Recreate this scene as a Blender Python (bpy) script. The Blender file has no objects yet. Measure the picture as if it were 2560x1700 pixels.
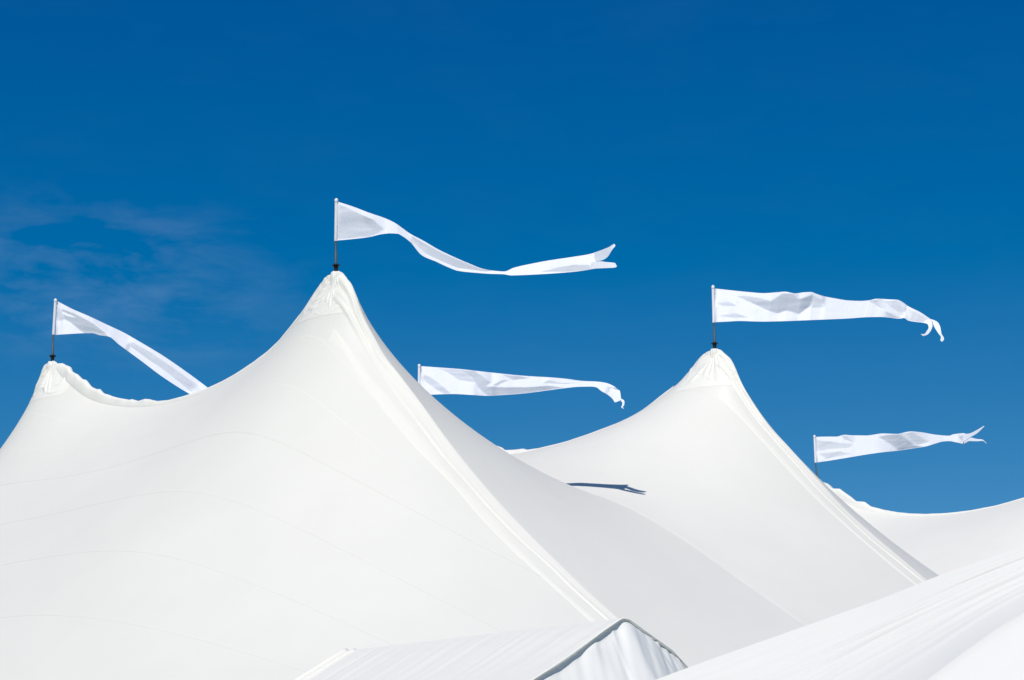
import bpy, math
import numpy as np

scene = bpy.context.scene
col = scene.collection
rng = np.random.default_rng(11)

# ------------------------------------------------------------------ camera
FPX, HORIZON, EYE = 5000.0, 2170.0, 1.7          # focal length and horizon in pixels of the 2560 px wide photograph
PITCH = math.atan((HORIZON - 850) / FPX)
cam_data = bpy.data.cameras.new('camera')
cam = bpy.data.objects.new('camera', cam_data)
col.objects.link(cam)
cam_data.sensor_width = 36.0
cam_data.lens = FPX / 2560 * 36.0
cam_data.clip_start, cam_data.clip_end = 0.1, 5000
cam.location = (0, 0, EYE)
cam.rotation_euler = (math.pi / 2 + PITCH, 0, 0)
scene.camera = cam

# ------------------------------------------------------------------ sun and sky
SUN_EL, SUN_AZ = math.radians(52.5), math.radians(193.0)   # azimuth clockwise from +Y
world = bpy.data.worlds.new('World')
scene.world = world
world.use_nodes = True
wn = world.node_tree
bg = wn.nodes['Background']
bg.inputs['Strength'].default_value = 0.099
sky = wn.nodes.new('ShaderNodeTexSky')
sky.sky_type = 'NISHITA'
sky.sun_disc = False
sky.sun_elevation, sky.sun_rotation = SUN_EL, SUN_AZ
sky.altitude, sky.air_density, sky.dust_density, sky.ozone_density = 3000, 1.0, 0.0, 10.0
# polarised look: one colour grade for the whole sky, channel by channel
sep = wn.nodes.new('ShaderNodeSeparateColor'); comb = wn.nodes.new('ShaderNodeCombineColor')
wn.links.new(sky.outputs[0], sep.inputs[0])
for k_, (gain, lift) in enumerate(((1.0, -.78), (.95, -.20), (.64, 1.32))):
    ma = wn.nodes.new('ShaderNodeMath'); ma.operation = 'MULTIPLY_ADD'
    ma.inputs[1].default_value, ma.inputs[2].default_value = gain, lift
    mm = wn.nodes.new('ShaderNodeMath'); mm.operation = 'MAXIMUM'; mm.inputs[1].default_value = 0.0
    wn.links.new(sep.outputs[k_], ma.inputs[0]); wn.links.new(ma.outputs[0], mm.inputs[0]); wn.links.new(mm.outputs[0], comb.inputs[k_])
# thin cirrus: stretched noise on the direction of view, thicker in a patch low on the left
tc = wn.nodes.new('ShaderNodeTexCoord')
mp = wn.nodes.new('ShaderNodeMapping')
mp.inputs['Scale'].default_value = (15, 15, 48)
mp.inputs['Rotation'].default_value = (0, 0.05, 0)
mp.inputs['Location'].default_value = (5.2, 0.9, 3.3)
wn.links.new(tc.outputs['Generated'], mp.inputs[0])
nz = wn.nodes.new('ShaderNodeTexNoise')
nz.inputs['Scale'].default_value = 1.0
nz.inputs['Detail'].default_value = 6
nz.inputs['Roughness'].default_value = 0.58
nz.inputs['Distortion'].default_value = 0.25
wn.links.new(mp.outputs[0], nz.inputs['Vector'])
r1 = wn.nodes.new('ShaderNodeMapRange')
r1.inputs['From Min'].default_value, r1.inputs['From Max'].default_value = 0.46, 0.72
wn.links.new(nz.outputs['Fac'], r1.inputs['Value'])
dist = wn.nodes.new('ShaderNodeVectorMath'); dist.operation = 'DISTANCE'
sq = wn.nodes.new('ShaderNodeVectorMath'); sq.operation = 'MULTIPLY'; sq.inputs[1].default_value = (1, 1, 2.4)
wn.links.new(tc.outputs['Generated'], sq.inputs[0])
wn.links.new(sq.outputs[0], dist.inputs[0])
dist.inputs[1].default_value = (-0.205, 0.940, 0.277*2.4)
r2 = wn.nodes.new('ShaderNodeMapRange'); r2.interpolation_type = 'SMOOTHSTEP'
r2.inputs['From Min'].default_value, r2.inputs['From Max'].default_value = 0.02, 0.135
r2.inputs['To Min'].default_value, r2.inputs['To Max'].default_value = 0.15, 0.005
wn.links.new(dist.outputs['Value'], r2.inputs['Value'])
mul = wn.nodes.new('ShaderNodeMath'); mul.operation = 'MULTIPLY'
wn.links.new(r1.outputs[0], mul.inputs[0]); wn.links.new(r2.outputs[0], mul.inputs[1])
mx = wn.nodes.new('ShaderNodeMix'); mx.data_type = 'RGBA'
wn.links.new(mul.outputs[0], mx.inputs[0])
wn.links.new(comb.outputs[0], mx.inputs[6])
mx.inputs[7].default_value = (4.7, 5.9, 8.0, 1)
wn.links.new(mx.outputs[2], bg.inputs['Color'])

sun_data = bpy.data.lights.new('sun', 'SUN')
sun_data.energy = 4.32
sun_data.angle = math.radians(0.53)
sun_data.color = (1.0, 0.955, 0.89)
sun = bpy.data.objects.new('sun', sun_data)
col.objects.link(sun)
SUN_DIR = np.array([math.sin(SUN_AZ) * math.cos(SUN_EL), math.cos(SUN_AZ) * math.cos(SUN_EL), math.sin(SUN_EL)])
sun.rotation_euler = (math.pi / 2 - SUN_EL, 0, math.pi - SUN_AZ)
sun.location = (-20, -40, 60)

vs = scene.view_settings
vs.view_transform, vs.look, vs.exposure, vs.gamma, vs.use_curve_mapping = 'Standard', 'None', 0.0, 1.0, False
scene.render.engine = 'CYCLES'
scene.cycles.use_adaptive_sampling = False
scene.cycles.max_bounces = 8
scene.cycles.transparent_max_bounces = 8

# ------------------------------------------------------------------ surveying helpers
cP, sP = math.cos(PITCH), math.sin(PITCH)
def ray(px, py):
    a = (px - 1280) / FPX; b = -(py - 850) / FPX
    return np.array([a, cP - b * sP, sP + b * cP])
def on_z(px, py, z):
    r = ray(px, py); k = (z - EYE) / r[2]
    return np.array([r[0] * k, r[1] * k, z])
def on_y(px, py, y):
    r = ray(px, py); k = y / r[1]
    return np.array([r[0] * k, y, EYE + r[2] * k])
def on_line(px, py, o, d):
    "distance along, and height over, the plan line o + s d of the point sighted at a pixel"
    r = ray(px, py)
    k, s = np.linalg.solve(np.array([[r[0], -d[0]], [r[1], -d[1]]]), o)
    return s, EYE + r[2] * k
def pchip(x, y, xi):
    x = np.asarray(x, float); y = np.asarray(y, float); xi = np.asarray(xi, float)
    h = np.diff(x); d = np.diff(y) / h
    m = np.zeros_like(x)
    for i in range(1, len(x) - 1):
        if d[i - 1] * d[i] > 0:
            w1 = 2 * h[i] + h[i - 1]; w2 = h[i] + 2 * h[i - 1]
            m[i] = (w1 + w2) / (w1 / d[i - 1] + w2 / d[i])
    m[0] = d[0]; m[-1] = d[-1]
    k = np.clip(np.searchsorted(x, xi) - 1, 0, len(x) - 2)
    t = (xi - x[k]) / h[k]
    return ((2*t**3 - 3*t**2 + 1) * y[k] + (t**3 - 2*t**2 + t) * h[k] * m[k]
            + (-2*t**3 + 3*t**2) * y[k + 1] + (t**3 - t**2) * h[k] * m[k + 1])
def smooth(y, it):
    y = y.copy()
    for _ in range(it):
        y[1:-1] = .25 * y[:-2] + .5 * y[1:-1] + .25 * y[2:]
    return y
def sstep(a, b, x):
    t = np.clip((x - a) / (b - a), 0, 1)
    return t * t * (3 - 2 * t)
def noise1(x, seed, scale):
    "smooth random curve, about -1 to 1"
    g = np.random.default_rng(seed).uniform(-1, 1, 4096)
    q = np.asarray(x, float) / scale + 2000.5
    i = np.floor(q).astype(int); f = q - i; f = f * f * (3 - 2 * f)
    return g[i % 4096] * (1 - f) + g[(i + 1) % 4096] * f

# ------------------------------------------------------------------ materials
def mat(name, colour, rough=0.6, metal=0.0, translucent=0.0, bump=None, var=0.0, spec=0.3, tcol=None):
    m = bpy.data.materials.new(name); m.use_nodes = True
    n = m.node_tree; n.nodes.clear(); L = n.links
    out = n.nodes.new('ShaderNodeOutputMaterial')
    p = n.nodes.new('ShaderNodeBsdfPrincipled')
    p.inputs['Base Color'].default_value = (*colour, 1)
    p.inputs['Roughness'].default_value = rough
    p.inputs['Metallic'].default_value = metal
    p.inputs['Specular IOR Level'].default_value = spec
    co = n.nodes.new('ShaderNodeTexCoord')
    if var:
        a = n.nodes.new('ShaderNodeTexNoise'); a.inputs['Scale'].default_value = 0.55
        a.inputs['Detail'].default_value = 6; a.inputs['Roughness'].default_value = .6
        L.new(co.outputs['Object'], a.inputs['Vector'])
        r = n.nodes.new('ShaderNodeMapRange')
        r.inputs['From Min'].default_value, r.inputs['From Max'].default_value = .3, .7
        r.inputs['To Min'].default_value, r.inputs['To Max'].default_value = 1 - var, 1
        L.new(a.outputs['Fac'], r.inputs['Value'])
        v = n.nodes.new('ShaderNodeVectorMath'); v.operation = 'SCALE'
        v.inputs[0].default_value = colour
        L.new(r.outputs[0], v.inputs['Scale']); L.new(v.outputs[0], p.inputs['Base Color'])
    if bump:
        prev = None
        for sc_, st, di, strech in bump:
            a = n.nodes.new('ShaderNodeTexNoise'); a.inputs['Scale'].default_value = sc_; a.inputs['Detail'].default_value = 3
            mpn = n.nodes.new('ShaderNodeMapping'); mpn.inputs['Scale'].default_value = strech
            mpn.inputs['Rotation'].default_value = (0, 0, math.radians(45))
            L.new(co.outputs['Object'], mpn.inputs[0]); L.new(mpn.outputs[0], a.inputs['Vector'])
            b = n.nodes.new('ShaderNodeBump'); b.inputs['Strength'].default_value = st; b.inputs['Distance'].default_value = di
            L.new(a.outputs['Fac'], b.inputs['Height'])
            if prev: L.new(prev.outputs[0], b.inputs['Normal'])
            prev = b
        L.new(prev.outputs[0], p.inputs['Normal'])
    if translucent:
        t = n.nodes.new('ShaderNodeBsdfTranslucent')
        t.inputs['Color'].default_value = (*(tcol or colour), 1)
        if bump: L.new(prev.outputs[0], t.inputs['Normal'])
        mix = n.nodes.new('ShaderNodeMixShader'); mix.inputs[0].default_value = translucent
        L.new(p.outputs[0], mix.inputs[1]); L.new(t.outputs[0], mix.inputs[2]); L.new(mix.outputs[0], out.inputs[0])
    else:
        L.new(p.outputs[0], out.inputs[0])
    return m
M_CANVAS = mat('white tent canvas', (.905, .882, .815), .5, 0, .27, [(1.1, .25, .03, (1, 1, 1)), (4.5, .10, .008, (1, 1, 1))], .035)
M_CAP = mat('white reinforced canvas', (.895, .873, .808), .45, 0, .22, [(9, .25, .008, (1, 1, .5))], .03)
M_SEAM = mat('stitched seam tape', (.80, .78, .73), .6, 0, .25)
M_TAPE = mat('canvas tape', (.872, .848, .783), .55, 0, .27)
M_FLAG = mat('white flag nylon', (.90, .905, .95), .5, 0, .34, None, 0, .25, (.88, .90, 1.0))
M_SLEEVE = mat('white pole sleeve', (.83, .82, .84), .45, 0, .1)
M_WALL = mat('white side wall cloth', (.88, .87, .84), .5, 0, .2, [(7, .2, .01, (1, 1, .6))], .03)
M_FORE = mat('white foreground canvas', (.83, .812, .765), .42, 0, .12, [(6, .15, .008, (1, 1, 1))], .015)
M_STEEL = mat('dull grey steel', (.10, .11, .105), .5, .35, 0, None, .2)
M_IRON = mat('blackened iron', (.025, .022, .02), .6, .3, 0, None, .3)
M_GRASS = mat('mown grass', (.06, .09, .03), .9, 0, 0, [(30, .5, .03, (1, 1, 1))], .4)

# ------------------------------------------------------------------ object helpers
def mesh_obj(name, V, Fc, material, parent=None, smooth_shade=True):
    me = bpy.data.meshes.new(name)
    me.from_pydata([tuple(v) for v in np.asarray(V).reshape(-1, 3)], [], Fc)
    if smooth_shade:
        me.polygons.foreach_set('use_smooth', [True] * len(me.polygons))
    me.materials.append(material)
    me.update()
    o = bpy.data.objects.new(name, me)
    col.objects.link(o)
    if parent is not None:
        o.parent = parent
        o.matrix_parent_inverse = parent.matrix_basis.inverted()
    return o
def grid_faces(nr, nc, base=0, wrap=False, flip=False):
    f = []
    for i in range(nr - 1):
        for j in range(nc if wrap else nc - 1):
            j2 = (j + 1) % nc
            q = (base + i*nc + j, base + i*nc + j2, base + (i+1)*nc + j2, base + (i+1)*nc + j)
            f.append(q[::-1] if flip else q)
    return f
def grid_obj(name, V, material, parent=None, wrap=False, flip=False):
    V = np.asarray(V)
    return mesh_obj(name, V, grid_faces(V.shape[0], V.shape[1], 0, wrap, flip), material, parent)
def thing(name, loc, label, cat, group=None):
    o = bpy.data.objects.new(name, None); col.objects.link(o)
    o.empty_display_size = .3
    o.location = loc
    o['label'] = label; o['category'] = cat
    if group: o['group'] = group
    return o
def tube(path, radii, seg=14):
    "closed tube of given radii along a polyline of points"
    path = np.asarray(path, float); V = []; Fc = []
    for k, (p, r) in enumerate(zip(path, radii)):
        d = path[min(k + 1, len(path) - 1)] - path[max(k - 1, 0)]
        if np.linalg.norm(d) < 1e-9: d = path[-1] - path[0]
        d = d / np.linalg.norm(d)
        a = np.cross(d, [0, 1, 0] if abs(d[1]) < .9 else [1, 0, 0]); a /= np.linalg.norm(a); b = np.cross(d, a)
        for j in range(seg):
            w = 2 * math.pi * j / seg
            V.append(p + r * (math.cos(w) * a + math.sin(w) * b))
    Fc = grid_faces(len(path), seg, 0, True)
    Fc.append(tuple(range(seg))[::-1]); Fc.append(tuple(len(V) - seg + j for j in range(seg)))
    return np.array(V), Fc
def auto_sharp(o, deg=35):
    o.data.set_sharp_from_angle(angle=math.radians(deg))

# ------------------------------------------------------------------ ground
g = mesh_obj('ground', [(-900, -600, 0), (900, -600, 0), (900, 1500, 0), (-900, 1500, 0)], [(0, 1, 2, 3)], M_GRASS)
g['kind'] = 'structure'

# ------------------------------------------------------------------ the tents: mast heads, ridges, membranes
PB = on_y(840, 682, 40.0); H = PB[2]
PA = on_z(131, 906, H); PC = on_z(1787, 875, H); PE = on_z(2044, 1208, H)
ab = (PB - PA)[:2]; L = float(np.linalg.norm(ab)); U = ab / L; N = np.array([-U[1], U[0]])
if N[1] < 0: N = -N
PD = PC.copy(); PD[:2] -= ab * .979
PF = PE.copy(); PF[:2] += ab
T2 = float((PC - PA)[:2] @ N); T3 = float((PE - PA)[:2] @ N)
S_END0, S_END1 = -12.0, 22.5

def sgrid(s0, s1, peaks, fine=.03, coarse=.15):
    xs = [s0]
    while xs[-1] < s1:
        d = min(abs(xs[-1] - p) for p in peaks)
        xs.append(xs[-1] + min(coarse, fine + .05 * d))
    xs = np.array(xs)
    return s0 + (xs - s0) * (s1 - s0) / (xs[-1] - s0)
def tgrid(W, n=72, k=4.0):
    i = np.linspace(0, 1, n + 1)
    return W * (np.exp(k * i) - 1) / (np.exp(k) - 1)
def lap(x):
    n = len(x) - 2; Mx = np.zeros((n, n + 2))
    for i in range(1, n + 1):
        a = x[i] - x[i-1]; b = x[i+1] - x[i]
        Mx[i-1, i-1] = 2/(a*(a+b)); Mx[i-1, i+1] = 2/(b*(a+b)); Mx[i-1, i] = -2/(a*b)
    return Mx
def membrane(s, t, z0, z1, kt=1.0):
    "heights of a stretched membrane hung between a ridge z0, an outer edge z1 and straight ends"
    Z = np.zeros((len(s), len(t))); v = t / t[-1]
    Z[:, 0] = z0; Z[:, -1] = z1
    Z[0, :] = z0[0] + (z1[0] - z0[0]) * v; Z[-1, :] = z0[-1] + (z1[-1] - z0[-1]) * v
    Ls, Lt = lap(s), lap(t) * kt
    rhs = -np.outer(Ls[:, 0], Z[0, 1:-1]) - np.outer(Ls[:, -1], Z[-1, 1:-1]) \
          - np.outer(Z[1:-1, 0], Lt[:, 0]) - np.outer(Z[1:-1, -1], Lt[:, -1])
    w, Vv = np.linalg.eig(Lt[:, 1:-1].T); w = w.real; Vv = Vv.real
    R = rhs @ Vv; X = np.zeros_like(R); I = np.eye(len(s) - 2)
    for j in range(len(w)):
        X[:, j] = np.linalg.solve(Ls[:, 1:-1] + w[j] * I, R[:, j])
    Z[1:-1, 1:-1] = X @ np.linalg.inv(Vv)
    return Z

class Tent: pass
def make_tent(O, peaks, ridge_pts, front, back, kf, kb, sf=30):
    "O plan point of the s axis; peaks (s); ridge_pts (s, z); front and back = (width, edge (s, z) list)"
    T = Tent(); T.O = np.array(O, float); T.peaks = peaks
    T.s = sgrid(S_END0 + peaks[0], S_END1 - L + peaks[1], peaks)
    rp = np.array(sorted(ridge_pts))
    T.z0 = smooth(pchip(rp[:, 0], rp[:, 1], T.s), 3)
    T.tf = tgrid(front[0]); T.tb = tgrid(back[0])
    fe = np.array(front[1]); be = np.array(back[1])
    T.Zf = membrane(T.s, T.tf, T.z0, smooth(pchip(fe[:, 0], fe[:, 1], T.s), sf), kf)
    T.Zb = membrane(T.s, T.tb, T.z0, smooth(pchip(be[:, 0], be[:, 1], T.s), 30), kb)
    return T
def height(T, s, t):
    "height of the tent's skin over (s, t); t < 0 is the side towards the camera"
    s = np.asarray(s, float); t = np.asarray(t, float); out = np.zeros(np.broadcast(s, t).shape)
    s, t = np.broadcast_arrays(s, t)
    for sg, tg, Z in ((-1, T.tf, T.Zf), (1, T.tb, T.Zb)):
        m = (t * sg >= 0) if sg < 0 else (t > 0)
        if not m.any(): continue
        a = np.clip(s[m], T.s[0], T.s[-1]); b = np.clip(np.abs(t[m]), 0, tg[-1])
        i = np.clip(np.searchsorted(T.s, a) - 1, 0, len(T.s) - 2); j = np.clip(np.searchsorted(tg, b) - 1, 0, len(tg) - 2)
        fa = (a - T.s[i]) / (T.s[i+1] - T.s[i]); fb = (b - tg[j]) / (tg[j+1] - tg[j])
        out[m] = ((1-fa)*(1-fb)*Z[i, j] + fa*(1-fb)*Z[i+1, j] + (1-fa)*fb*Z[i, j+1] + fa*fb*Z[i+1, j+1])
    return out
def pos(T, s, t, z):
    s, t, z = np.broadcast_arrays(np.asarray(s, float), np.asarray(t, float), np.asarray(z, float))
    XY = T.O + s[..., None] * U + t[..., None] * N
    return np.concatenate([XY, z[..., None]], -1)
def skin(T, s, t, lift=0.0):
    "points on the skin, lifted along its normal"
    e = .02
    z = height(T, s, t)
    if np.isscalar(lift) and lift == 0: return pos(T, s, t, z)
    zs = (height(T, s + e, t) - height(T, s - e, t)) / (2*e)
    sg = np.where(np.asarray(t) < 0, -1, 1)
    zt = sg * (height(T, s, t + sg*e) - height(T, s, t)) / e
    k = np.sqrt(1 + zs**2 + zt**2)
    lift = np.asarray(lift)
    return pos(T, s - lift*zs/k, t - lift*zt/k, z + lift/k)

def panels(T, side, seams, root, tape=None, lift=1.0):
    "the skin of one side cut into cloth widths at the seams (t0, taper), each a part, and the tape over each joint"
    tg = T.tf if side < 0 else T.tb
    s = T.s
    def edge(q):
        t0, taper = q
        return np.clip(t0 - taper * np.maximum(0, s - (T.peaks[1] + .2))**2, .02 + .02*t0, None)
    edges = [np.zeros_like(s)] + [edge(q) for q in seams] + [np.full_like(s, tg[-1])]
    for k in range(1, len(edges)):
        edges[k] = np.maximum(edges[k], edges[k-1] + .02)
    for k in range(len(edges) - 1):
        w = float(np.max(edges[k+1] - edges[k]))
        nv = 26 if k == 0 else max(8, int(w / .12))
        v = np.linspace(0, 1, nv) ** (1.8 if k == 0 else 1.0)
        tt = edges[k][:, None] + (edges[k+1] - edges[k])[:, None] * v[None, :]
        S = np.repeat(s[:, None], nv, 1)
        grid_obj('roof_panel', skin(T, S, side * tt), M_CANVAS, root, flip=side > 0)
        if 0 < k:
            off = np.array([-.011, .011])*lift; li = np.array([.0015, .0015])
            tt = np.clip(edges[k][:, None] + off[None, :], .004, None)
            S = np.repeat(s[:, None], 2, 1)
            m = (s > T.s[2]) & (s < T.s[-3])
            grid_obj('seam', skin(T, S[m], side * tt[m], np.repeat(li[None, :], len(s), 0)[m]), (tape[k-1] if isinstance(tape, list) else tape) or M_SEAM, root, flip=side > 0)

def peak_cap(T, sp, root, seed, drop=1.0):
    "wrinkled reinforced collar round a mast head, with a drawn-in top"
    r_ = np.random.default_rng(seed)
    nphi, nr = 280, 52
    phi = np.linspace(0, 2*math.pi, nphi, endpoint=False)
    zt = H - drop
    R = np.zeros(nphi); rr = np.linspace(.1, 3.0, 160)
    for i, p in enumerate(phi):
        zz = height(T, sp + rr*math.cos(p), rr*math.sin(p))
        k = np.argmax(zz < zt) if (zz < zt).any() else len(rr) - 1
        R[i] = rr[k]
    R = np.minimum(R, .95)
    for _ in range(6): R = .25*np.roll(R, 1) + .5*R + .25*np.roll(R, -1)
    v = np.linspace(0, 1, nr) ** 1.25
    rad = .11 + (R[None, :] - .11) * v[:, None]
    ph = np.repeat(phi[None, :], nr, 0)
    lift = np.full(rad.shape, .006)
    folds = r_.integers(13, 17)
    for k in range(folds):
        p0 = 2*math.pi*(k + r_.uniform(-.3, .3))/folds; w = r_.uniform(.06, .17); a = r_.uniform(.008, .034)
        drift = r_.uniform(-.25, .25); e0, e1 = r_.uniform(-.2, .15), r_.uniform(.45, 1.0)
        d = (ph - p0 - drift*v[:, None] + math.pi) % (2*math.pi) - math.pi
        prof = np.where(d > 0, np.exp(-np.abs(d)/(w*.25)), np.exp(-(d/w)**2))
        lift += a * prof * sstep(e0, e0+.25, v)[:, None] * (1 - sstep(e1-.25, e1, v))[:, None]
    for k in range(7):                                       # short cross creases low on the collar
        p0 = r_.uniform(0, 2*math.pi); v0 = r_.uniform(.45, .8); a = r_.uniform(.008, .02)
        d = (ph - p0 + math.pi) % (2*math.pi) - math.pi
        lift += a * np.exp(-(d/.28)**2) * np.exp(-((v[:, None] - v0 - .12*np.cos(d*4))/.045)**2)
    lift += .006 * noise1(ph*3 + 9*v[:, None], seed + 5, .5)
    lift *= (1 - .9*sstep(.86, 1.0, v))[:, None]
    lift = np.maximum(lift, .004)
    S = sp + rad*np.cos(ph); Tt = rad*np.sin(ph)
    V = skin(T, S, Tt, lift)
    # drawn-in top: two more rings, puckered, then the closing ring against the pole
    top = []
    for rr_, dz in ((.03, .02), (.075, .018), (.105, .004)):
        pk = .012*noise1(phi*2.2 + rr_, seed + 9, .45)
        top.append(pos(T, sp + rr_*np.cos(phi), rr_*np.sin(phi), H + dz + pk))
    V[0] = .5*V[0] + .5*pos(T, sp + .118*np.cos(phi), .118*np.sin(phi), H - .02 + .012*noise1(phi*2.2, seed + 9, .45))
    V = np.concatenate([np.array(top), V], 0)
    grid_obj('peak_cap', V, M_CAP, root, wrap=True, flip=True)

def standing_flap(T, s, h, root, seed, depth=.16):
    "loose cover of the laced joint standing along the ridge as a soft roll"
    a = np.linspace(0, 1, 13)
    ct = -.035 + (depth + .035) * (1 - np.cos(a*math.pi))/2
    cz = np.sin(a*math.pi) ** .75
    cz[0] = -.02; cz[-1] = -.3
    zr = np.interp(s, T.s, T.z0)
    V = np.zeros((len(s), 13, 3))
    for j in range(13):
        wob = 0 if j == 0 else .022*noise1(s + .3*a[j], seed + j//3, .23) + .012*noise1(s - .5*a[j], seed + 40 + j//2, .11)
        V[:, j] = pos(T, s, ct[j] + wob*.8*np.sin(a[j]*math.pi), zr + h*cz[j] + .35*wob*np.sin(a[j]*math.pi))
    V[:, 0] = skin(T, s, np.full_like(s, -.05), .003)
    V[:, 1] = skin(T, s, np.full_like(s, -.035), .010 + .15*h*cz[1])
    grid_obj('ridge_flap', V, M_CAP, root)

def lying_flap(T, s, w, root, seed, wr, lift=.011, name='ridge_flap'):
    "cover strip of the laced joint lying down the near side of the ridge, open at its lower edge"
    a = np.linspace(0, 1, 15)
    V = np.zeros((len(s), 15, 3))
    for j in range(15):
        tt = .03 - (w + .03)*a[j]*(1 + .10*noise1(s, seed, .7))
        fold = wr*(.6*noise1(s*.6 + 2.2*a[j], seed + 3, .33) + .5*noise1(s*.35 - 1.5*a[j], seed + 7, .16) + .25)
        l = lift*(.35 + .65*a[j]) + np.maximum(fold, -.6*lift)*math.sin(a[j]*math.pi)
        l = l + .014*math.exp(-((a[j]-.86)/.09)**2)*(.6 + .4*noise1(s, seed + 11, .9))
        if j == 14: l = l*0 + .004
        if j == 13: l = l*.55
        V[:, j] = skin(T, s, np.minimum(tt, .03), l)
    grid_obj(name, V, M_CANVAS, root, flip=True)

def soft_fold(T, s, t0, w, lift, root, seed):
    "gathered fold of cloth running beside the joint"
    a = np.linspace(-1, 1, 9); V = np.zeros((len(s), 9, 3))
    env = sstep(s[0], s[0] + .5, s)*(1 - sstep(s[-1] - .8, s[-1], s))
    for j in range(9):
        tt = -(t0 + .05*noise1(s, seed, 1.6) + a[j]*w*(1 + .3*noise1(s, seed+1, .9)))
        l = lift*(.5 + .5*math.cos(a[j]*math.pi))*(.7 + .3*noise1(s, seed + 2, 1.1))*env + .003
        if j in (0, 8): l = l*0 - .002
        V[:, j] = skin(T, s, np.minimum(tt, -.01), l)
    grid_obj('gathered_fold', V, M_CANVAS, root, flip=True)

def sight(P0, pts): return [on_line(x, y, P0[:2], U) for x, y in pts]

# --- near tent: masts A and B -------------------------------------------------
A_left = [(113,909),(102,942),(88,1003),(75,1028),(53,1071),(32,1102),(0,1138)]
AB = [(153,929),(174,950),(190,965),(212,983),(228,993),(251,1001),(273,1007),(296,1011),(319,1013),(342,1014),(373,1013),(420,1006),
      (472,991),(517,974),(558,955),(590,937),(622,917),(670,882),(700,853),(729,816),(748,793),(767,766),(786,735),(807,705),(817,692)]
B_hip = [(866,695),(875,706),(884,719),(894,752),(909,794),(934,840),(963,895),(990,925),(1018,963),(1060,1019),(1091,1063),(1148,1140),
         (1205,1208),(1251,1262),(1287,1300),(1368,1382),(1473,1483),(1540,1543)]
HIP = [(a, b) for a, b in sight(PB, B_hip)]
hip_tail = [(9.6, 4.35), (S_END1 - L, 2.95)]
left1 = [(S_END0, 3.0), (-8.5, 6.0), (-5, 8.9)] + [q for q in sight(PA, A_left) if q[0] < -.3]
head = lambda p: [(p - .13, H), (p + .13, H)]
ridge1 = left1 + head(0) + [q for q in sight(PA, AB) if .3 < q[0] < L - .2] + head(L) + [(L + a, b) for a, b in HIP if a > .22] + [(L + a, b) for a, b in hip_tail]
valley1 = [(-12, 2.9), (-6, 7.6), (0, 9.95), (6, 10.12), (10, 10.05), (12.65, 9.6), (14.46, 8.83), (15.03, 8.53), (16.18, 7.8), (17.15, 7.12), (18.6, 6.19), (S_END1, 3.2)]
W1 = 9.0
tent1 = make_tent(PA[:2], (0.0, L), ridge1, (W1, [(S_END0, 2.9), (5, 2.9), (S_END1, 2.9)]), (T2/2, valley1), 1.0, 1.5)

# --- middle tent: masts D and C ----------------------------------------------
LD = L * .979
DC = [(1277,1139),(1312,1131),(1350,1122),(1415,1106),(1472,1087),(1548,1058),(1600,1032),(1633,1007),(1665,982),(1689,964),(1710,943),(1732,917),(1750,894),(1765,882)]
C_hip = [(1815,888),(1831,900),(1842,933),(1852,957),(1874,994),(1899,1030),(1919,1060),(1964,1108),(2018,1169),(2050,1204),(2072,1230),(2123,1284),
         (2187,1341),(2251,1395),(2316,1450)]
dc = [q for q in sight(PD, DC) if q[0] < LD - .2]
mirror = [(LD - a, b) for a, b in dc if a > LD - dc[0][0] + .3]
chip_ = sight(PC, C_hip)
ridge2 = [(a, b) for a, b in [(S_END0, 3.0), (-8.5, 6.0), (-5, 8.9), (-2.2, 11.55), (-1.2, 12.2), (-.6, 13.0)]] + head(0) + mirror + dc + head(LD) \
    + [(LD + a, b) for a, b in chip_ if a > .22] + [(LD + 7.5, 6.05), (LD + 9.6, 4.45), (LD + S_END1 - L, 3.0)]
dS = float((PD - PA)[:2] @ U)                       # shift of this tent along the common direction
v1 = list(zip(tent1.s[::2] - dS, tent1.Zb[::2, -1]))
v1 = [(v1[0][0] - 3, 2.6)] + v1 + [(v1[-1][0] + 3, 2.6)]
G2 = T3 - T2
valley2 = [(-13, 2.9), (-6, 6.6), (0, 8.3), (5, 8.5), (10, 8.3), (13, 7.6), (16, 6.2), (19, 4.6), (23, 2.9)]
tent2 = make_tent(PD[:2], (0.0, LD), ridge2, (T2/2, v1), (G2/2, valley2), 1.0, 1.5, 0)

# --- far tent: masts E and F --------------------------------------------------
EF = [(2052,1214),(2064,1222),(2096,1240),(2136,1262),(2174,1276),(2206,1283),(2238,1288),(2270,1290),(2318,1290),(2362,1287),(2426,1279),(2493,1265),(2560,1246)]
ef = sight(PE, EF)
mid = [q for q in ef if q[0] > .5]
ridge3 = [(S_END0, 3.0), (-8.5, 6.0), (-5, 8.9), (-2.2, 11.55), (-1.2, 12.2), (-.6, 13.0)] + head(0) + mid + [(L - a, b) for a, b in mid if L - a > mid[-1][0] + .2][::-1] \
    + head(L) + [(L + a, b) for a, b in HIP if a > .22] + [(L + a, b) for a, b in hip_tail]
dS3 = float((PE - PD)[:2] @ U)
v2 = [(-15, 2.8)] + [(a - dS3, b) for a, b in valley2[1:-1]] + [(24, 2.7)]
tent3 = make_tent(PE[:2], (0.0, L), ridge3, (G2/2, v2), (6.0, [(-14, 2.9), (5, 2.9), (24, 2.9)]), 1.0, 1.0)

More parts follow.
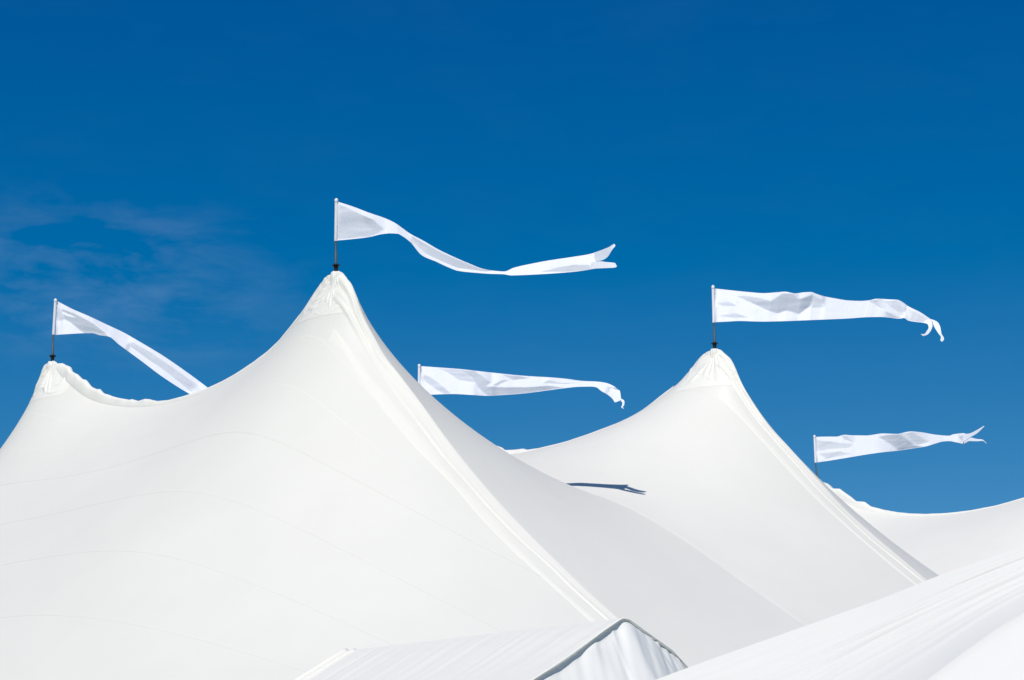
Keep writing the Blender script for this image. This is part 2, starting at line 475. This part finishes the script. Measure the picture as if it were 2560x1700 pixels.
GROUP_T = 'white peaked tents with pennants'
r1_ = thing('peaked_tent', (PA[0]*.5 + PB[0]*.5, PA[1]*.5 + PB[1]*.5, 0),
            'large nearest white tent with two peaks, tall middle peak and lower left peak', 'tent', GROUP_T)
r2_ = thing('peaked_tent', (PC[0], PC[1], 0), 'white tent in the right half whose one visible peak carries a long wavy pennant', 'tent', GROUP_T)
r3_ = thing('peaked_tent', (PE[0], PE[1], 0), 'farthest white tent at the right edge, partly hidden behind the right-hand peak', 'tent', GROUP_T)

seams1 = [(.62, .012), (1.25, .02), (2.0, .037), (3.08, .017), (4.25, .008), (5.55, .006), (7.1, .004)]
panels(tent1, -1, seams1, r1_, [M_TAPE, M_TAPE] + [M_SEAM]*5)
panels(tent1, 1, [(1.3, .02), (2.7, .02), (4.0, .01)], r1_, M_TAPE, .5)
panels(tent2, -1, [(.62, .012), (1.25, .02), (2.5, .03), (3.9, .012)], r2_, M_TAPE, .5)
panels(tent2, 1, [(1.4, .02), (3.0, .02), (5.2, .01)], r2_, M_TAPE, .5)
panels(tent3, -1, [(1.4, .02), (3.0, .02), (5.2, .01)], r3_, M_TAPE, .5)
panels(tent3, 1, [(3.0, .02)], r3_, M_TAPE, .5)
for T, root, sd in ((tent1, r1_, 21), (tent2, r2_, 57), (tent3, r3_, 83)):
    for k, sp in enumerate(T.peaks):
        if T is tent2 and k == 0: peak_cap(T, sp, root, sd + 3)
        else: peak_cap(T, sp, root, sd + k)

# ridge covers: sighted top edges give the height of the standing rolls
flapA = [(135,906),(148,907),(170,917),(174,927),(188,934),(199,946),(208,949),(222,965),(238,973),(242,971),(256,982),(278,990),(305,996),(318,999),
         (325,997),(341,1002),(359,996),(374,998),(389,1002),(420,999),(462,988),(517,970),(558,951),(590,933),(622,912),(670,877),(700,848),(729,811),(748,788)]
fa = np.array(sight(PA, flapA)); fa = fa[fa[:, 0] > .2]
s_ = np.arange(.25, L - .45, .045)
zu = np.interp(s_, fa[:, 0], fa[:, 1]); zr = np.interp(s_, tent1.s, tent1.z0)
standing_flap(tent1, s_, np.maximum(zu - zr, .03), r1_, 300)
flapD = [(1254,1124),(1280,1124),(1302,1121),(1315,1124),(1335,1121),(1350,1120),(1415,1103),(1472,1084),(1548,1055),(1600,1030),(1640,1001),(1665,979)]
fd = np.array(sight(PD, flapD)); s_ = np.arange(.4, LD - 1.3, .045); zr = np.interp(s_, tent2.s, tent2.z0)
zu = np.interp(s_, fd[:, 0], fd[:, 1]) - zr
zu = np.where(s_ < fd[0, 0], .08 + .03*noise1(s_, 5, .5), zu)
standing_flap(tent2, s_, np.maximum(zu, .03), r2_, 340)
flapE = [(2050,1206),(2063,1212),(2077,1220),(2082,1221),(2096,1221),(2104,1227),(2117,1236),(2136,1252),(2144,1253),(2158,1254),(2164,1259),(2174,1265),(2206,1274),(2238,1279),
         (2270,1283),(2318,1284),(2362,1282),(2426,1275),(2493,1262),(2560,1243)]
fe_ = np.array(sight(PE, flapE)); s_ = np.arange(.2, L - .6, .05); zr = np.interp(s_, tent3.s, tent3.z0)
zu = np.interp(s_, fe_[:, 0], fe_[:, 1], right=fe_[-1, 1]) - zr
zu = np.where(s_ > fe_[-1, 0], .05, zu)
standing_flap(tent3, s_, np.maximum(zu, .03), r3_, 380, .2)
for T, root, Lp, sd, end in ((tent1, r1_, L, 410, 10.6), (tent2, r2_, LD, 450, 10.3)):
    s_ = np.concatenate([np.arange(.18, 2.2, .035), np.arange(2.2, end, .08)])
    wr = .042*(1 - sstep(.6, 2.4, s_)) + .004
    lying_flap(T, Lp + s_, .22 + .05*sstep(.5, 3, s_) - .06*sstep(4, 9, s_), root, sd, wr)
    s_ = np.arange(.5, end - 2, .08)
    soft_fold(T, Lp + s_, .46, .09, .007, root, sd + 20)

# laced gutter where the near and the middle tent meet
s_ = np.arange(14.4, S_END1 - .6, .1); zz = height(tent1, s_, np.full_like(s_, T2/2 - .001))
off = np.array([-.05, -.03, 0, .03, .05]); li = np.array([-.002, .002, .003, .002, -.002])
V = np.stack([pos(tent1, s_, T2/2 + o_, zz + l_ + .004*noise1(s_, 77, .4)) for o_, l_ in zip(off, li)], 1)
grid_obj('gutter_strip', V, M_CANVAS, r1_)

# ------------------------------------------------------------------ pennants
def resample(P, n):
    P = np.asarray(P, float)
    d = np.concatenate([[0], np.cumsum(np.hypot(*np.diff(P, axis=0).T))])
    q = np.linspace(0, d[-1], n)
    return np.stack([pchip(d, P[:, 0], q), pchip(d, P[:, 1], q)], 1)
def in_poly(P, X, Y):
    P = np.asarray(P, float); c = np.zeros(X.shape, bool); k = len(P) - 1
    for i in range(len(P)):
        xi, yi = P[i]; xj, yj = P[k]
        hit = ((yi > Y) != (yj > Y)) & (X < (xj - xi)*(Y - yi)/((yj - yi) + 1e-9) + xi)
        c ^= hit; k = i
    return c
def blur2(A, it):
    for _ in range(it):
        B_ = np.pad(A, 1, mode='edge')
        A = (B_[:-2, 1:-1] + B_[2:, 1:-1] + 4*B_[1:-1, 1:-1] + B_[1:-1, :-2] + B_[1:-1, 2:]) / 8
    return A
def cloth_grid(top, bot, Y0, folds, nu, nv, lean=32, seed=1, pin=True, flow=0.0, lam=.12):
    """cloth between two sighted edges; folds = [(outline, lean in degrees, softness)] say how far the cloth leans back (+)
    or hangs forward (-) there; its depth follows from the leans by least squares"""
    tp, bt = resample(top, nu), resample(bot, nu)
    v = np.linspace(0, 1, nv)
    X = tp[:, None, 0] + (bt - tp)[:, None, 0]*v; Yp = tp[:, None, 1] + (bt - tp)[:, None, 1]*v
    sc_ = Y0 / FPX
    ang = np.full(X.shape, float(lean))
    for poly, deg, soft in folds:
        m = blur2(in_poly(poly, X, Yp).astype(float), soft)
        ang = ang*(1 - m) + (deg + 8 if deg > 0 else .45*deg)*m
    UU = np.repeat(np.arange(nu)[:, None]/nu, nv, 1); VV = np.repeat(v[None, :], nu, 0)
    ang += 6*noise1(VV*7 + 3*UU, seed, .6)*np.clip(UU*12, 0, 1)*(.6 + .4*noise1(UU*9, seed + 1, 1)) + 9*noise1(VV*6 + UU*14, seed + 3, .6)*np.exp(-UU*5)
    ang += 5*noise1(VV*16 - UU*9, seed + 5, 1.3)*(.5 + .5*noise1(UU*14 + VV*2, seed + 6, 1)) + 4*noise1(VV*7 + UU*26, seed + 8, .9)*np.clip(noise1(UU*11, seed + 9, 1), 0, 1)
    hv = np.maximum(np.hypot(np.diff(X, axis=1), np.diff(Yp, axis=1))*sc_, 1e-4)      # (nu, nv-1)
    hu = np.maximum(np.hypot(np.diff(X, axis=0), np.diff(Yp, axis=0))*sc_, 1e-4)      # (nu-1, nv)
    gv = -np.tan(np.radians(.5*(ang[:, 1:] + ang[:, :-1])))*hv
    wv = 1/hv; wu = lam/hu                                                             # weights
    gu = flow*hu*(1.6 - 1.2*np.linspace(0, 1, nu - 1))[:, None]
    D = np.zeros(X.shape)
    def Aop(D):
        R = np.zeros_like(D)
        dv = (D[:, 1:] - D[:, :-1])*wv**2; du = (D[1:] - D[:-1])*wu**2
        R[:, 1:] += dv; R[:, :-1] -= dv; R[1:] += du; R[:-1] -= du
        if pin: R[0] += D[0]*1e5
        R += D*1e-3
        return R
    b = np.zeros_like(D)
    a1 = gv*wv**2; a2 = gu*wu**2
    b[:, 1:] += a1; b[:, :-1] -= a1; b[1:] += a2; b[:-1] -= a2
    diag = np.full(D.shape, 1e-3)
    diag[:, 1:] += wv**2; diag[:, :-1] += wv**2; diag[1:] += wu**2; diag[:-1] += wu**2
    if pin: diag[0] += 1e5
    r = b - Aop(D); z_ = r/diag; p = z_.copy(); rz = (r*z_).sum()
    for _ in range(1500):
        Ap = Aop(p); al = rz/((p*Ap).sum() + 1e-30); D += al*p; r -= al*Ap
        z_ = r/diag; rn = (r*z_).sum()
        if rn < 1e-10: break
        p = z_ + rn/rz*p; rz = rn
    out = np.zeros((nu, nv, 3))
    for i in range(nu):
        for j in range(nv): out[i, j] = on_y(X[i, j], Yp[i, j], Y0 + D[i, j])
    return out
FLOW = -.5
def pennant(label, base, Y, sleeve, k, pieces, seed, lam=.12):
    """base (px, py) of the mast head, sleeve ((px, py) top, (px, py) bottom), k = scale of fittings; pieces = cloth pieces"""
    b = on_y(*base, Y); st, sb = on_y(*sleeve[0], Y), on_y(*sleeve[1], Y)
    root = thing('pennant', b, label, 'pennant', 'white pennants flying from the tent peaks')
    ax = (sb - b)/np.linalg.norm(sb - b); hgt = np.linalg.norm(sb - b)
    V, Fc = tube([b - ax*.25, b + ax*.62*hgt, b + ax*.64*hgt, b + ax*(hgt + .03)], [.027, .027, .021, .021])
    auto_sharp(mesh_obj('flagpole', V, Fc, M_STEEL, root))
    V, Fc = tube([b - ax*.10, b + ax*.10, b + ax*.12, b + ax*.155], [.042, .042, .050, .050])
    auto_sharp(mesh_obj('mast_socket', V, Fc, M_IRON, root))
    V, Fc = tube([b + ax*.140, b + ax*.152, b + ax*.158, b + ax*.170, b + ax*.174, b + ax*.20], [.046, .050, .084, .084, .045, .03], 20)
    auto_sharp(mesh_obj('flange', V, Fc, M_IRON, root))
    e = (st - sb)/np.linalg.norm(st - sb); ln = np.linalg.norm(st - sb)
    V, Fc = tube([sb, sb + e*.02, sb + e*(ln*.5), sb + e*(ln - .09)], [.031, .034, .034, .034])
    auto_sharp(mesh_obj('sleeve', V, Fc, M_SLEEVE, root))
    V, Fc = tube([st - e*.085, st - e*.08, st - e*.02, st - e*.004, st + e*.012], [.036, .040, .040, .030, .010])
    auto_sharp(mesh_obj('pole_cap', V, Fc, M_SLEEVE, root), 50)
    Vs, Fs = [], []; base_i = 0
    for q in pieces:
        Gd = cloth_grid(q['top'], q['bot'], q.get('Y', Y), q.get('folds', []), q.get('nu', 240), q.get('nv', 60), q.get('lean', 32), seed, q.get('pin', True), q.get('flow', FLOW), lam)
        if 'join' in q:                                     # a tail: start where the cloth it belongs to ends
            j0, j1 = q['join']; ref = Vs[0].reshape(pieces[0].get('nu', 240), -1, 3)[-1]
            dy = ref[int(j0*(len(ref)-1)):int(j1*(len(ref)-1)) + 1, 1].mean() - Gd[0, :, 1].mean()
            f = (Gd[..., 1] + dy)/Gd[..., 1]
            Gd = np.stack([Gd[..., 0]*f, Gd[..., 1]*f, EYE + (Gd[..., 2] - EYE)*f], -1)
        Vs.append(Gd.reshape(-1, 3)); Fs += grid_faces(Gd.shape[0], Gd.shape[1], base_i); base_i += Gd.shape[0]*Gd.shape[1]
    o = mesh_obj('flag_cloth', np.concatenate(Vs), Fs, M_FLAG, root)
    return root
def px(ox, oy, k, pts): return [(ox + k*x, oy + k*y) for x, y in pts]

# nearest pennant, over the tall middle peak
q = lambda p: px(830, 490, .30919, p)
pennant('long twisting white pennant above the tall middle peak, its split tail rising to the right', (840, 682), 40.0, ((841, 497), (839.5, 603)), 1, [
    dict(top=q([(40,44),(160,82),(300,135),(430,180),(510,218),(570,260),(628,302),(740,362),(860,432),(980,490),(1100,542),(1220,588),(1310,604),(1392,610),(1470,580),(1600,550),(1760,520),(1960,490),(2080,470),(2155,448)]),
         bot=q([(40,360),(150,350),(300,332),(400,309),(470,302),(530,305),(565,322),(630,370),(730,482),(840,530),(930,572),(1020,605),(1150,620),(1300,630),(1380,632),(1450,642),(1600,637),(1760,628),(1960,612),(2120,590)]),
         folds=[(q([(50,62),(150,100),(240,150),(330,190),(420,262),(380,300),(300,330),(40,352)]), -14, 3),
                (q([(240,150),(330,190),(425,270),(350,285),(270,230)]), -30, 3),
                (q([(640,318),(900,465),(1180,582),(1290,603),(1250,612),(1020,582),(870,520),(760,468),(640,360)]), -20, 2),
                (q([(1690,612),(1840,575),(1960,555),(2080,556),(2160,590),(1900,615)]), -24, 2),
                (q([(40,44),(300,135),(430,180),(570,262),(420,225),(240,142),(50,58)]), 34, 1)]),
    dict(top=q([(2120,458),(2180,436),(2240,412),(2283,388),(2291,398)]), bot=q([(2120,528),(2175,522),(2225,495),(2262,440),(2290,405)]), nu=30, nv=10, pin=False, lean=22, join=(0, .5), flow=-.95),
    dict(top=q([(2090,532),(2165,528),(2220,534),(2288,542),(2302,565)]), bot=q([(2090,590),(2160,585),(2228,582),(2290,578),(2303,570)]), nu=30, nv=10, pin=False, lean=8, join=(.5, 1))], 11)

# left pennant, over the lower left peak
q = lambda p: px(120, 730, .17789, p)
pennant('white pennant above the lower left peak, slanting down behind the tent ridge', (131, 906), float(PA[1]), ((139, 747.5), (133.5, 837)), 1, [
    dict(top=q([(125,125),(330,232),(600,350),(850,468),(1050,562),(1300,705),(1600,885),(1950,1125),(2240,1340),(2700,1700)]),
         bot=q([(105,602),(300,590),(490,580),(620,578),(720,605),(850,626),(1000,740),(1300,960),(1600,1185),(1850,1350),(2000,1440),(2500,1800)]),
         folds=[(q([(190,235),(430,330),(640,440),(790,560),(850,626),(720,605),(620,580),(500,580),(320,430),(225,380)]), -34, 2),
                (q([(160,265),(230,285),(390,355),(330,355),(190,300)]), 30, 1),
                (q([(130,190),(160,230),(225,380),(180,410),(140,380)]), -8, 2),
                (q([(1150,680),(1450,850),(1800,1090),(2150,1330),(2150,1380),(1700,1150),(1400,940),(1150,760)]), -16, 4),
                (q([(1700,1150),(2150,1370),(2400,1600),(2030,1420)]), -30, 2),
                (q([(600,360),(850,475),(1200,660),(1100,740),(860,610),(700,470)]), 38, 2)])], 23)

# right pennant, over the peak of the middle tent
q = lambda p: px(1760, 690, .26260, p)
pennant('white pennant above the right-hand peak, blown level with a forked drooping tip', (1787, 875), float(PC[1]), ((1782.5, 714), (1784.5, 807)), 1, [
    dict(top=q([(95,118),(250,135),(420,152),(570,163),(690,155),(770,149),(870,165),(950,155),(1020,152),(1070,170),(1140,192),(1260,215),(1380,233),(1480,237),(1560,233),(1650,216),(1760,222),(1840,226),(1900,255),(1940,285),(2060,345),(2165,415)]),
         bot=q([(95,440),(220,434),(340,428),(460,432),(560,434),(760,430),(960,422),(1160,414),(1360,405),(1560,392),(1680,390),(1760,396),(1860,406),(1905,400),(1945,425),(2010,436),(2090,446),(2140,462)]),
         folds=[(q([(415,235),(640,235),(740,165),(850,165),(910,220),(1010,185),(1045,190),(1030,270),(900,370),(850,345),(780,330),(700,360),(560,310)]), -36, 2),
                (q([(300,190),(420,190),(640,232),(415,238)]), -20, 1),
                (q([(1020,165),(1130,230),(1140,300),(1030,300)]), -8, 3),
                (q([(1560,236),(1650,222),(1720,330),(1880,402),(1760,396),(1690,310)]), -26, 2),
                (q([(1700,240),(1830,232),(1920,320),(1900,380),(1800,310)]), -6, 2),
                (q([(120,260),(230,240),(330,290),(160,285)]), -4, 2),
                (q([(140,380),(300,350),(440,400),(240,395)]), -2, 2),
                (q([(1930,300),(2100,390),(2150,450),(1960,425)]), -4, 3)]),
    dict(top=q([(2140,405),(2190,420),(2225,440),(2248,480),(2262,550),(2285,595),(2283,610)]), bot=q([(2135,440),(2165,425),(2190,480),(2230,545),(2256,585),(2250,612),(2266,626)]), nu=40, nv=8, pin=False, lean=4, join=(0, .5)),
    dict(top=q([(2120,415),(2165,428),(2176,470),(2162,515),(2120,562),(2085,572)]), bot=q([(2090,444),(2130,460),(2138,490),(2120,525),(2095,552),(2062,552)]), nu=36, nv=8, pin=False, lean=10, join=(.5, 1))], 37)

# pennant rising behind the near tent, between the two tall peaks
q = lambda p: px(1030, 890, .23295, p)
pennant('white pennant half way between the two tall peaks, its pole hidden behind the near tent', (1046, 1050), float(PD[1]), ((1048, 911), (1047, 990)), 1, [
    dict(top=q([(88,108),(320,125),(520,140),(700,160),(900,182),(1120,205),(1320,220),(1500,230),(1660,245),(1840,268),(1980,274),(2080,288),(2160,320),(2215,360)]),
         bot=q([(88,418),(200,415),(440,408),(640,418),(805,427),(960,420),(1200,402),(1450,370),(1640,345),(1800,330),(1920,328),(1975,335),(2030,375),(2100,415),(2170,480)]),
         folds=[(q([(120,195),(215,235),(330,320),(420,405),(330,400),(215,330),(120,260)]), -12, 3),
                (q([(260,130),(540,150),(680,280),(500,260),(380,175)]), -10, 2),
                (q([(530,150),(680,160),(760,215),(850,285),(800,325),(1000,335),(1240,335),(1480,318),(1640,340),(1200,402),(805,427),(700,330),(650,240)]), -34, 2),
                (q([(960,195),(1130,210),(1260,240),(1080,260)]), -24, 1),
                (q([(870,305),(960,262),(1060,255),(980,285),(900,325)]), -16, 1),
                (q([(1400,290),(1470,258),(1600,290),(1830,285),(1640,300)]), -16, 2),
                (q([(1640,250),(1840,272),(1700,262)]), -20, 1),
                (q([(2090,320),(2190,345),(2215,365),(2130,420),(2100,380)]), -28, 1)]),
    dict(top=q([(2130,345),(2195,360),(2228,370),(2240,430),(2244,470)]), bot=q([(2110,420),(2150,455),(2180,496),(2215,485),(2235,474)]), nu=34, nv=12, pin=False, lean=14, join=(.2, 1)),
    dict(top=q([(2225,462),(2245,460),(2280,490),(2278,520),(2262,548),(2276,564)]), bot=q([(2215,478),(2232,482),(2258,500),(2256,525),(2245,548),(2262,562)]), nu=26, nv=6, pin=False, lean=0, join=(.6, 1))], 41)

# far pennant at the right
q = lambda p: px(1900, 1000, .31884, p)
pennant('smallest white pennant at far right with a crossed two-pointed tip', (2044, 1207), float(PE[1]), ((2036, 1088.5), (2038.8, 1157)), 1, [
    dict(top=q([(434,289),(530,287),(600,287),(660,273),(740,277),(840,278),(900,270),(960,262),(1080,266),(1130,254),(1185,246),(1260,252),(1380,272),(1480,280),(1520,268),(1600,260),(1628,272)]),
         bot=q([(444,490),(560,473),(700,450),(830,428),(960,410),(1085,397),(1200,380),(1290,366),(1380,340),(1430,326),(1480,322),(1540,332),(1600,343),(1636,322)]),
         folds=[(q([(440,310),(600,330),(740,345),(700,375),(560,385),(450,400)]), -6, 2),
                (q([(640,285),(680,278),(750,340),(660,310)]), -16, 1),
                (q([(450,420),(620,400),(720,420),(520,465)]), -6, 3),
                (q([(925,290),(1000,272),(1110,270),(1190,330),(1220,358),(1290,366),(1085,397),(1010,340)]), -34, 2),
                (q([(1130,260),(1200,250),(1330,330),(1230,355)]), -14, 3),
                (q([(1555,290),(1600,268),(1620,300),(1590,335)]), -18, 1)], nu=150),
    dict(top=q([(1590,268),(1640,262),(1700,235),(1756,202)]), bot=q([(1590,330),(1640,296),(1700,262),(1759,207)]), nu=24, nv=6, pin=False, lean=14, join=(0, .6)),
    dict(top=q([(1600,300),(1650,294),(1700,305),(1740,309),(1777,338)]), bot=q([(1600,340),(1645,322),(1700,323),(1745,320),(1775,341)]), nu=24, nv=6, pin=False, lean=10, join=(.4, 1))], 59)

# ------------------------------------------------------------------ small gabled tent at the bottom
apex = on_y(1553, 1546, 20.0); zr_ = apex[2]
back_end = on_z(862, 1627, zr_)
rd = (back_end - apex)[:2]; RL = float(np.linalg.norm(rd)); rd /= RL             # along the ridge, away from the gable
rn = np.array([rd[1], -rd[0]])
if rn[1] > 0: rn = -rn                                                          # towards the camera
def eave_hit(px_, py_): return on_line(px_, py_, apex[:2], rn)
gl = [eave_hit(*p) for p in [(1506,1577),(1427,1635),(1371,1673),(1331,1698)]]
gr = [eave_hit(*p) for p in [(1571,1551),(1613,1582),(1678,1628),(1716,1670)]]
r4_ = thing('gabled_tent', (apex[0], apex[1], 0), 'small white gabled tent at the bottom with a gathered end wall and grey-shaded eave', 'tent')
HW = 2.1
lx = np.array([0.0] + [a for a, b in gl] + [HW]); lz = np.array([zr_] + [b for a, b in gl] + [gl[-1][1] - (HW - gl[-1][0])*.62])
rx = np.array([0.0] + [-a for a, b in gr] + [HW]); rz = np.array([zr_] + [b for a, b in gr] + [gr[-1][1] - (HW + gr[-1][0])*.72])
# near slope: tight at the gable edge, with pull wrinkles fanning from the ridge
nu_, nv_ = 150, 60
uu = np.linspace(0, 1, nu_); vv = np.linspace(0, 1, nv_)
Ug, Vg = np.meshgrid(uu, vv, indexing='ij')
a_ = Ug*RL; b_ = Vg*HW
zz = np.interp(b_, lx, lz)
sag = -.05*np.sin(Ug*math.pi)*Vg*(1 - .3*Vg)
ph = a_*3.4 - b_*.35
wr_ = .34*(.016*noise1(ph, 611, .31)*np.exp(-((Vg-.25)/.28)**2) + .010*noise1(ph*1.3 + 3, 617, .17)*np.exp(-((Vg-.15)/.2)**2) \
    + .012*noise1(b_*6 + a_*1.2, 631, .33)*sstep(.75, .1, Ug)*.6 + .006*noise1(b_*9 + a_*2.5, 633, .25))
wr_ = wr_*sstep(0, .05, Vg)
V = np.concatenate([(apex[:2] + a_[..., None]*rd + b_[..., None]*rn), (zz + sag + wr_)[..., None]], -1)
grid_obj('roof_slope', V, M_CAP, r4_, flip=True)
zz = np.interp(b_, rx, rz)
V = np.concatenate([(apex[:2] + a_[..., None]*rd - b_[..., None]*rn), (zz + sag)[..., None]], -1)
grid_obj('roof_slope', V, M_CAP, r4_)
# hem turned down along the gable edge (its underside is the grey line over the end wall)
hp = np.concatenate([-rx[::-1], lx[1:]]); hz = np.concatenate([rz[::-1], lz[1:]])
ss = np.linspace(-HW, HW, 160); hzz = np.interp(ss, hp, hz); hzz = smooth(hzz, 2)
outw = -rd
def gpt(s_, z_, o_): return np.concatenate([apex[:2] + np.asarray(s_)[..., None]*rn + np.asarray(o_)[..., None]*outw, np.asarray(z_)[..., None]], -1)
hemd = .004 + .014*sstep(-.02, .5, ss)*(1 + .4*noise1(ss, 702, .25))
V = np.stack([gpt(ss, hzz + .008, np.zeros_like(ss)), gpt(ss, hzz + .012, np.full_like(ss, .018)), gpt(ss, hzz + .006, np.full_like(ss, .024)),
              gpt(ss, hzz - hemd*.8, np.full_like(ss, .026)), gpt(ss, hzz - hemd, np.full_like(ss, .022)), gpt(ss, hzz - hemd*.6, np.full_like(ss, .012))], 1)
grid_obj('roof_hem', V, M_CAP, r4_)
# end wall: hung inside the edge, vertical drapes, gathered along the right-hand rafter
ns, nz_ = 220, 90
Sg, Qg = np.meshgrid(np.linspace(-HW*.97, HW*.97, ns), np.linspace(0, 1, nz_), indexing='ij')
topz = np.interp(Sg, ss, hzz) - np.where(Sg > .15, .018 + .01*noise1(Sg, 713, .28), .002)
Zg = topz + (.02 - topz)*Qg**1.6
dropd = topz - Zg
fold = .045*noise1(Sg + .10*dropd, 721, .17) + .03*noise1(Sg - .22*dropd, 727, .09)*np.exp(-dropd*1.2) + .03*noise1(Sg*.7 + .5*dropd, 733, .16)*sstep(.15, .6, dropd)
gath = sstep(-.1, -.45, Sg)*np.exp(-(dropd/.22)**2)*.035*noise1(Sg + .25*dropd, 741, .045)
O_ = -.02 + .02*sstep(.1, -.1, Sg) + .55*dropd + .5*(fold*sstep(0, .10, dropd) + gath)
V = np.concatenate([apex[:2] + Sg[..., None]*rn + O_[..., None]*outw, Zg[..., None]], -1)
grid_obj('end_wall', V, M_WALL, r4_)
# far hip end with its two pulled folds of cloth lying along the last slope line
for a0, w0, w1, b0 in ((RL - .01, .030, .050, -.01), (RL - .20, .018, .034, .0)):
    bb = np.linspace(b0, HW, 40)
    pz = np.interp(bb, lx, lz) + np.linspace(w0, w1, 40)*-.5
    pts = np.concatenate([apex[:2] + (a0 + .02*noise1(bb, int(a0*100), .8))[:, None]*rd + bb[:, None]*rn, pz[:, None]], 1)
    Vt, Ft = tube(pts, 1.7*np.linspace(w0, w1, 40)*(1 + .18*noise1(bb, 5, .3)), 12)
    mesh_obj('hip_fold', Vt, Ft, M_CAP, r4_)
e0 = back_end; k_ = np.linspace(0, 1, 20)
cA = e0[:2] + HW*rn + .25*rd; cB = e0[:2] - HW*rn + .25*rd
L0 = np.concatenate([e0[:2] + k_[:, None]*(cA - e0[:2]), np.interp(k_*HW, lx, lz)[:, None]], 1)
L1 = np.concatenate([e0[:2] + k_[:, None]*(cB - e0[:2]), np.interp(k_*HW, rx, rz)[:, None]], 1)
grid_obj('hip_end', np.stack([L0, .5*(L0 + L1), L1], 1), M_CANVAS, r4_)

# ------------------------------------------------------------------ foreground tent roof at the bottom right
r5_ = thing('foreground_tent', tuple(on_y(2300, 1455, 14.5)[:2]) + (0,), 'closest white tent roof cutting across the bottom right corner, creased and wrinkled', 'tent')
topE = [(1180,1880),(1400,1792),(1637,1700),(1742,1661),(1885,1610),(2007,1567),(2108,1531),(2210,1494),(2316,1451),(2381,1427),(2494,1388),(2560,1366),(2700,1318),(2900,1240)]
crs = [(1180,2620),(1500,2330),(1900,2000),(2160,1806),(2316,1700),(2413,1628),(2494,1571),(2560,1531),(2680,1452),(2900,1300)]
nu_, nv_ = 320, 110
tE, cE = resample(topE, nu_), resample(crs, nu_)
vv = np.linspace(0, 1, nv_)
V = np.zeros((nu_, nv_, 3)); Ytop = np.linspace(16.6, 13.4, nu_)
w_ = np.zeros((nu_, nv_)); along = np.linspace(0, 14, nu_)[:, None]
fan = vv[None, :] + .012*(along - 7)*(vv[None, :] - .3)
for c0, wd, am in ((.10,.020,.010),(.16,.014,.012),(.215,.012,.015),(.25,.022,.022),(.30,.012,.012),(.335,.020,.022),(.385,.012,.012),(.42,.022,.018),(.48,.016,.010),(.055,.012,.005),(.55,.03,.010),(.63,.02,.006),(.72,.03,.006)):
    cc = c0 + .02*noise1(along, int(c0*1000), 3.5)
    w_ += 1.35*am*np.exp(-((fan - cc)/wd)**2)*np.clip(.35 + .75*noise1(along, int(c0*1000) + 7, 1.9), 0, 1.2)
w_ += .0032*noise1(fan*30 + along*.5, 771, .5)*sstep(.05, .2, fan)*np.clip(.3 + noise1(along + fan*9, 773, 1.3), 0, 1)
for i in range(nu_):
    drop = (cE[i, 1] - tE[i, 1])*Ytop[i]/FPX
    for j in range(nv_):
        v = vv[j]
        y = Ytop[i] - drop*(.72*v + .95*v**3)
        V[i, j] = on_y(tE[i, 0] + (cE[i, 0] - tE[i, 0])*v, tE[i, 1] + (cE[i, 1] - tE[i, 1])*v, y)
nrm = np.zeros_like(V); du = np.gradient(V, axis=0); dv_ = np.gradient(V, axis=1)
nrm = np.cross(du, dv_); nrm /= np.linalg.norm(nrm, axis=-1, keepdims=True); nrm *= np.sign(nrm[..., 2:3])
env = sstep(0, .04, vv)*(1 - sstep(.9, 1, vv))
V2 = V + nrm*(w_*env)[..., None]
grid_obj('roof_panel', V2, M_FORE, r5_, flip=True)
# near panel beyond the crease
nv2 = 40
Vn = np.zeros((nu_, nv2, 3)); last = V[:, -1]
tdir = np.gradient(last, axis=0); tdir /= np.linalg.norm(tdir, axis=1, keepdims=True)
dn = np.array([.35, -1.0, 0]); dn /= np.linalg.norm(dn)
for j, v in enumerate(np.linspace(0, 1, nv2)):
    d_ = 2.2*v
    Vn[:, j] = last + dn*d_ + np.array([0, 0, -1])*(.2*d_ + .28*np.maximum(d_ - .08, 0))
wn_ = .004*noise1(np.linspace(0, 2.2, nv2)[None, :]*4 + along*.4, 805, .6)
Vn[..., 2] += wn_*sstep(0, .15, np.linspace(0, 1, nv2))
grid_obj('roof_panel', Vn, M_FORE, r5_, flip=True)
# far slope and the end slope, out of sight behind the top edge and beyond the frame
k_ = np.linspace(0, 1, 24)
offs = np.stack([1.6*k_, 2.9*k_, -2.3*k_**.85], 1)
Vb = V2[:, :1] + offs[None, :, :]
grid_obj('roof_panel', Vb, M_FORE, r5_)
prof = np.concatenate([Vb[-1, ::-1], V2[-1, 1:], Vn[-1, 1:]], 0)
offs = np.stack([3.2*k_, -.2*k_, -2.2*k_**.8], 1)
Ve = prof[:, None] + offs[None, :, :]
Ve[..., 2] = np.maximum(Ve[..., 2], .3)
grid_obj('roof_panel', Ve, M_FORE, r5_)
